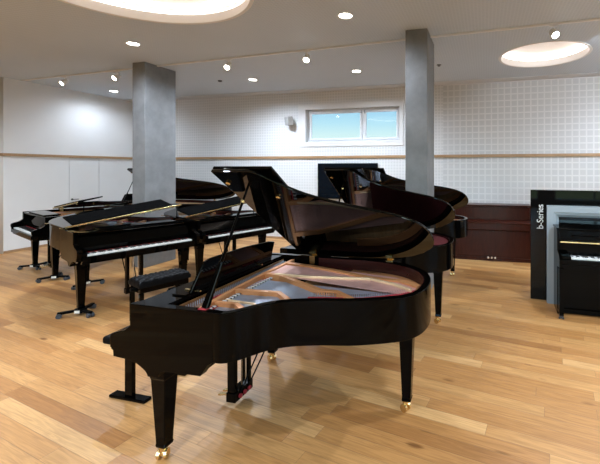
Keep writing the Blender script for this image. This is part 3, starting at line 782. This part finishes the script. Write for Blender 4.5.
# downlights
dn = None
labs = ['round recessed downlight left of the right pillar top, the largest-looking one', 'round recessed downlight in the ceiling just before the left pillar', 'round recessed downlight right of the left pillar near the back wall', 'round recessed downlight above the high window near the back wall', 'round recessed downlight deepest in the left corner, left of the pillar']
for i, (x, y) in enumerate(DOWN):
    if dn is None:
        dn = empty('downlight')
        b_ = nb(); lathe(b_, [(.084, .0), (.100, -.004), (.103, -.0006), (.084, -.0006)], (0, 0, 0), 32); bmesh.ops.delete(b_, geom=[f for f in b_.faces if len(f.verts) > 4], context='FACES_ONLY'); obj('trim_ring', b_, M['lampwhite'], dn, smooth=True)
        b_ = nb(); lathe(b_, [(.083, .012), (.083, .02)], (0, 0, 0), 32); obj('lens', b_, M['lampglow'], dn)
        d = dn
    else: d = copy_tree(dn)
    d.location = (x, y, H_CEIL)
    tag(d, labs[i] if i < 5 else 'unseen round recessed downlight added outside the view for light', 'downlight', 'recessed downlights')
    ld = bpy.data.lights.new('down_lamp', 'SPOT'); ld.energy = {0: 110, 4: 62, 1: 175, 2: 195, 3: 175, 14: 140, 9: 110, 10: 150, 16: 125, 17: 135}.get(i, 185); ld.spot_size = R(168); ld.spot_blend = .75; ld.color = (.84, .97, 1.14); ld.shadow_soft_size = .07
    lo = bpy.data.objects.new('down_lamp', ld); COL.objects.link(lo); lo.parent = d; lo.location = (0, 0, -.01)
# track with spots
TA, TB = Vector((-10.0, 5.93, 0)), Vector((4.0, 5.22, 0)); TD = (TB-TA).normalized(); TAZ = math.atan2(TD.y, TD.x)
tr_ = nb(); box(tr_, 0, (TB-TA).length, -.016, .016, -.024, -.0006)
trk = obj('ceiling_track', tr_, M['lampwhite']); trk.location = (TA.x, TA.y, H_CEIL); trk.rotation_euler = (0, 0, TAZ); tag(trk, 'thin white lighting track running across the ceiling between the pillars', 'lighting track')
def spot(x, yaw, pitch, lab, power, first=[None]):
    y = TA.y+(x-TA.x)*TD.y/TD.x
    if first[0] is None:
        r_ = empty('track_spotlight')
        obj('adapter', bx(-.05, .05, -.014, .014, -.045, -.0245), M['lampwhite'], r_, bevel=.003)
        b_ = nb(); cyl(b_, (0, 0, -.046), (0, 0, -.10), .009, seg=10); obj('stem', b_, M['lampwhite'], r_, smooth=True)
        b_ = nb(); lathe(b_, [(.030, .065), (.043, .055), (.050, -.07), (.046, -.072), (.044, -.06)], (0, 0, 0), 24); hd = obj('lamp_head', b_, M['lampwhite'], r_, smooth=True)
        b_ = nb(); lathe(b_, [(.043, -.0625), (.043, -.0705)], (0, 0, 0), 24); obj('lens', b_, M['lampglow'], hd)
        first[0] = r_
    else: r_ = copy_tree(first[0])
    r_.location = (x, y, H_CEIL)
    hd = [c for c in bpy.data.objects if c.parent == r_ and c.name.startswith('lamp_head')][0]
    hd.location = (0, 0, -.135); hd.rotation_euler = (R(pitch), 0, R(yaw))
    tag(r_, lab, 'spotlight', 'white spotlights on the ceiling track')
    ld = bpy.data.lights.new('track_lamp', 'SPOT'); ld.energy = power; ld.spot_size = R(70); ld.spot_blend = .8; ld.color = (.90, .97, 1.08); ld.shadow_soft_size = .04
    lo = bpy.data.objects.new('track_lamp', ld); COL.objects.link(lo); lo.parent = hd; lo.location = (0, 0, -.085)
    # soft wash of the same lamp onto the ceiling
    return r_
spot(-8.62, -12, -50, 'white track spotlight nearest the white left wall', 40)
spot(-7.12, -8, -50, 'white track spotlight just left of the left pillar', 80)
spot(-4.43, 5, -45, 'white track spotlight midway between the pillars, nearer the left pillar', 95)
spot(-2.86, 12, -40, 'white track spotlight above the high window, nearer the right pillar', 95)
spot(.90, 20, -48, 'bright white track spotlight beside the small round ceiling light', 110)

spot(2.1, 190, -84, 'unseen track spotlight added to brighten the back wall', 55)  # unseen spots on the track, added to brighten the right of the back wall
spot(3.2, 175, -84, 'second unseen track spotlight added to brighten the back wall', 55)
# small ceiling fittings
b_ = nb(); lathe(b_, [(.045, 0), (.045, -.012), (.030, -.028), (.008, -.03)], (0, 0, 0), 20); o = obj('smoke_detector', b_, M['castergrey'], smooth=True)
o.location = (-5.75, 7.05, H_CEIL-.0005); tag(o, 'small grey smoke detector on the ceiling right of the left pillar', 'smoke detector')
b_ = nb(); lathe(b_, [(.046, 0), (.046, -.006), (.012, -.009), (.012, -.022), (.028, -.024), (.028, -.028)], (0, 0, 0), 16); o = obj('ceiling_sprinkler', b_, M['castergrey'], smooth=True)
o.location = (-.85, 7.0, H_CEIL-.0005); tag(o, 'tiny grey sprinkler head on the ceiling right of the right pillar', 'sprinkler')

# ------------------------------------------------------------------ wall items
tv = empty('television', (0, 0, 0)); tag(tv, 'black flat television on the back wall behind the open lids', 'television')
b_ = nb(); box(b_, -4.10, -2.53, YB-.075, YB-.028, 1.075, 1.965); obj('housing', b_, M['blacksatin'], tv, bevel=.004)
b_ = nb(); box(b_, -4.085, -2.545, YB-.0775, YB-.0755, 1.095, 1.95); obj('screen', b_, M['tv'], tv)
b_ = nb(); box(b_, -3.6, -2.95, YB-.0275, YB-.001, 1.3, 1.7); obj('wall_mount', b_, M['blacksatin'], tv)
sp = empty('wall_speaker'); tag(sp, 'small pale grey loudspeaker on a wall bracket left of the high window', 'speaker')
m4 = Matrix.Translation((-4.86, YB-.16, 3.05)) @ Matrix.Rotation(R(-25), 4, 'Z') @ Matrix.Rotation(R(8), 4, 'X')
b_ = nb(); box(b_, -.085, .085, -.07, .07, -.11, .11, m4); obj('cabinet', b_, M['speakergrey'], sp, bevel=.012, seg=3)
b_ = nb(); box(b_, -.072, .072, -.0725, -.0705, -.095, .095, m4); obj('grille', b_, mat('grille_grey', (.36, .36, .35), .7, noise=.1, nscale=90), sp)
b_ = nb(); tube(b_, [(-4.82, YB-.10, 3.05), (-4.76, YB-.05, 3.02), (-4.72, YB-.012, 3.0)], .014); cyl(b_, (-4.72, YB-.014, 3.0), (-4.72, YB-.001, 3.0), .05, seg=16); obj('bracket', b_, M['lampwhite'], sp, smooth=True)

# ------------------------------------------------------------------ brown upright
up = empty('upright_piano', (-.62, 7.52, 0)); tag(up, 'reddish-brown mahogany upright piano against the back wall, lid closed', 'piano')
Wd = 1.50
b_ = nb()
sidep = [(.42, 0), (.62, 0), (.62, 1.13), (.30, 1.13), (.28, .82), (.05, .80), (.0, .74), (.0, .62), (.10, .58), (.24, .54), (.26, .10), (.06, .09), (.04, 0)]
sidep = [(.0, 0), (.60, 0), (.60, 1.12), (.27, 1.12), (.245, .80), (.03, .79), (.0, .765), (.0, .61), (.06, .585), (.10, .56), (.10, .0)]
sidep = [(.05, 0), (.60, 0), (.60, 1.07), (.20, 1.07), (.185, .80), (.02, .785), (.0, .765), (.0, .62), (.03, .60), (.05, .58)]
for x0 in (0, Wd-.03):
    b_ = nb(); prism(b_, sidep, 'x', x0, x0+.03); obj('side_panel', b_, M['mahog'], up, bevel=.004)
obj('lower_panel', bx(.031, Wd-.031, .055, .075, .07, .60), M['mahog'], up, bevel=.003)
obj('plinth', bx(.031, Wd-.031, .045, .09, .0, .069), M['mahog'], up, bevel=.003)
b_ = nb(); prism(b_, [(.188, .80), (.02, .787), (.002, .768), (.002, .755), (.012, .74), (.012, .62), (.04, .60), (.188, .60)], 'x', .031, Wd-.031); obj('key_cover', b_, M['mahog'], up, bevel=.004)
obj('upper_panel', bx(.031, Wd-.031, -0+.19, .21, .802, 1.06), M['mahog'], up, bevel=.003)
obj('lid', bx(-.01, Wd+.01, .165, .61, 1.071, 1.096), M['mahog'], up, bevel=.006)
obj('back_frame', bx(.031, Wd-.031, .54, .598, .0, 1.07), M['mahog'], up)
b_ = nb(); cyl(b_, (.78, .040, .68-.1), (.78, .055, .58), .010, seg=10); obj('lock', b_, M['ebony'], up)
for i, x in enumerate((.68, .745, .81)):
    b_ = nb(); prism(b_, [(-.012, .05), (.012, .05), (.018, -.03), (.024, -.06), (.016, -.08), (-.016, -.08), (-.024, -.06), (-.016, -.03)], 'z', .085, .125)
    bmesh.ops.translate(b_, vec=(x, -.01, -.01), verts=b_.verts[:]); obj('pedal', b_, M['chrome'], up, bevel=.003)

# ------------------------------------------------------------------ display board, white frame, black upright
db = empty('display_board', (.62, 5.50, 0)); db.rotation_euler = (0, 0, R(-4)); tag(db, 'tall glossy black display board with vertical white lettering at the right', 'display board')
obj('panel', bx(0, 2.15, 0, .12, 0, 1.53), M['glosspanel'], db, bevel=.003)
cu = bpy.data.curves.new('lettering', 'FONT'); cu.body = 'b-Series'; cu.size = .135; cu.extrude = .0008
try: cu.space_character = .95
except Exception: pass
tmp = bpy.data.objects.new('lettering_c', cu); COL.objects.link(tmp)
dg = bpy.context.evaluated_depsgraph_get(); me = bpy.data.meshes.new_from_object(tmp.evaluated_get(dg)); bpy.data.objects.remove(tmp)
xs = [v.co.x for v in me.vertices]; L_ = max(xs)-min(xs); k = .335/L_
me.transform(Matrix.Translation((.165, -.0015, .985)) @ Matrix.Rotation(R(90), 4, 'X') @ Matrix.Rotation(R(90), 4, 'Z') @ Matrix.Diagonal((k, .90, 1, 1)))
me.materials.clear(); me.materials.append(mat('letter_white', (.8, .8, .8), .5, noise=.02)); o = bpy.data.objects.new('lettering', me); COL.objects.link(o); o.parent = db
wf = empty('white_frame', (.815, 5.36, 0)); wf.rotation_euler = (0, 0, R(-4)); tag(wf, 'large pale grey moulded frame standing around the black upright piano', 'frame')
FW, FH = 1.80, 1.325
def mould(bm, path, prof):
    """sweep mitred profile (inward offset, depth) along the portal: left foot, up, across, down"""
    rings = []
    for dst, dep in prof:
        rings.append([(dst, 0, dep), (dst, FH-dst, dep), (FW-dst, FH-dst, dep), (FW-dst, 0, dep)])
    V = [[bm.verts.new((p[0], p[2], p[1])) for p in r_] for r_ in rings]
    for a, c in zip(V, V[1:]+V[:1]):
        for j in range(3): bm.faces.new((a[j], a[j+1], c[j+1], c[j]))
    bm.faces.new([r_[0] for r_ in V]); bm.faces.new([r_[3] for r_ in V])
b_ = nb(); mould(b_, None, [(0, .09), (0, .0), (.085, 0), (.092, .014), (.118, .014), (.126, .03), (.150, .045), (.150, .09)]); obj('moulding', b_, M['frame_white'], wf)
obj('dark_inlay', bx(.151, FW-.151, .05, .088, 0, FH-.151), M['glosspanel'], wf)

bu = empty('upright_piano', (.875, 4.80, 0)); bu.rotation_euler = (0, 0, R(-2)); tag(bu, 'glossy black upright piano standing before the pale grey frame, cut by the right edge', 'piano')
for x0 in (0, Wd-.032):
    b_ = nb(); prism(b_, [(.21, .0), (.52, 0), (.52, 1.06), (.225, 1.06), (.225, .80), (.08, .765), (.04, .72), (.04, .62), (.21, .60)], 'x', x0, x0+.032); obj('side_panel', b_, M['black'], bu, bevel=.004)
    lg = obj('leg', bx(x0-.004, x0+.050, .025, .085, .075, .618), M['black'], bu, bevel=.004)
    obj('leg_block', bx(x0-.008, x0+.056, .015, .26, .05, .10), M['black'], bu, bevel=.004) if False else None
    b_ = nb(); box(b_, x0+.002, x0+.046, .02, .24, .045, .075); obj('toe', b_, M['black'], lg, bevel=.004)
    caster(lg, x0+.024, .05, M['castergrey'], rz=1.3, r=.022).scale = (1, 1, .5)
obj('key_bed', bx(.033, Wd-.033, .045, .24, .60, .665), M['black'], bu, bevel=.004)
obj('key_slip', bx(.033, Wd-.033, .040, .060, .666, .725), M['black'], bu, bevel=.003)
for x0 in (.033, Wd-.137):
    obj('key_block', bx(x0, x0+.104, .062, .21, .667, .76), M['black'], bu, bevel=.004)
keys_into(bu, .1375, .064, .745)
b_ = nb(); prism(b_, [(.225, .745), (.218, .90), (.255, .90), (.255, .745)], 'x', .033, Wd-.033); obj('fallboard', b_, M['black'], bu, bevel=.003)
b_ = nb(); prism(b_, [(.214, .898), (.232, .903), (.262, .903), (.262, .912), (.214, .912)], 'x', .034, Wd-.034); obj('brass_hinge', b_, M['brass'], bu)
obj('upper_panel', bx(.033, Wd-.033, .262, .282, .914, 1.05), M['black'], bu, bevel=.003)
obj('desk_ledge', bx(.18, Wd-.18, .235, .26, .965, .985), M['black'], bu, bevel=.003)
obj('lid', bx(-.01, Wd+.01, .20, .53, 1.061, 1.082), M['black'], bu, bevel=.006)
obj('lower_panel', bx(.033, Wd-.033, .245, .265, .07, .598), M['black'], bu, bevel=.003)
obj('plinth', bx(.033, Wd-.033, .225, .27, .01, .069), M['black'], bu, bevel=.003)
obj('back_panel', bx(.033, Wd-.033, .47, .50, .01, 1.055), M['blacksatin'], bu)

# ------------------------------------------------------------------ world: sky brighter towards the front windows
w = bpy.data.worlds.new('sky'); S.world = w; w.use_nodes = True; nt = w.node_tree; L = nt.links.new
bg = nt.nodes['Background']
tc = nt.nodes.new('ShaderNodeTexCoord'); sx = nt.nodes.new('ShaderNodeSeparateXYZ'); L(tc.outputs['Generated'], sx.inputs[0])
r = nt.nodes.new('ShaderNodeValToRGB'); cr = r.color_ramp
mr = nt.nodes.new('ShaderNodeMapRange'); mr.inputs[1].default_value = -.2; mr.inputs[2].default_value = .5; L(sx.outputs['Z'], mr.inputs[0]); L(mr.outputs[0], r.inputs['Fac'])
cr.elements[0].position = 0; cr.elements[0].color = (.05, .06, .045, 1)
cr.elements[1].position = 1; cr.elements[1].color = (.16, .40, .78, 1)
for p, c in ((.27, (.07, .10, .06)), (.30, (.80, .98, .95)), (.39, (.78, .97, .95)), (.46, (.50, .80, .95)), (.54, (.32, .62, .92))):
    e = cr.elements.new(p); e.color = (*c, 1)
L(r.outputs['Color'], bg.inputs['Color'])
m2 = nt.nodes.new('ShaderNodeMapRange'); m2.inputs[1].default_value = .3; m2.inputs[2].default_value = -.6; m2.inputs[3].default_value = .62; m2.inputs[4].default_value = 8.0; L(sx.outputs['Y'], m2.inputs[0])
L(m2.outputs[0], bg.inputs['Strength'])
# daylight portals in the window openings
def portal(loc, rot, sx_, sy_):
    ld = bpy.data.lights.new('window_portal', 'AREA'); ld.shape = 'RECTANGLE'; ld.size = sx_; ld.size_y = sy_; ld.cycles.is_portal = True
    o = bpy.data.objects.new('window_portal', ld); COL.objects.link(o); o.location = loc; o.rotation_euler = rot
for a, c in GW: portal(((a+c)/2, YF-.35, 1.65), (R(90), 0, 0), c-a, 2.6)
portal((XR+.35, -1.1, 1.62), (R(90), 0, R(90)), 3.0, 2.55)

# ------------------------------------------------------------------ camera
cd = bpy.data.cameras.new('camera'); cam = bpy.data.objects.new('camera', cd); COL.objects.link(cam); S.camera = cam
F, CX, CY = 368.4, 392.2, 168.95
cd.sensor_fit = 'HORIZONTAL'; cd.sensor_width = 36; cd.lens = F/600*36
cd.shift_x = (300-CX)/600; cd.shift_y = (CY-232)/600
cam.location = (0, 0, 1.823); cam.rotation_euler = (R(90), 0, .247)
cd.clip_start = .05
S.view_settings.view_transform = 'Standard'; S.view_settings.look = 'None'; S.view_settings.gamma = 1; S.view_settings.exposure = .80
S.cycles.max_bounces = 8; S.cycles.diffuse_bounces = 4; S.cycles.glossy_bounces = 5
S.cycles.sample_clamp_indirect = 6
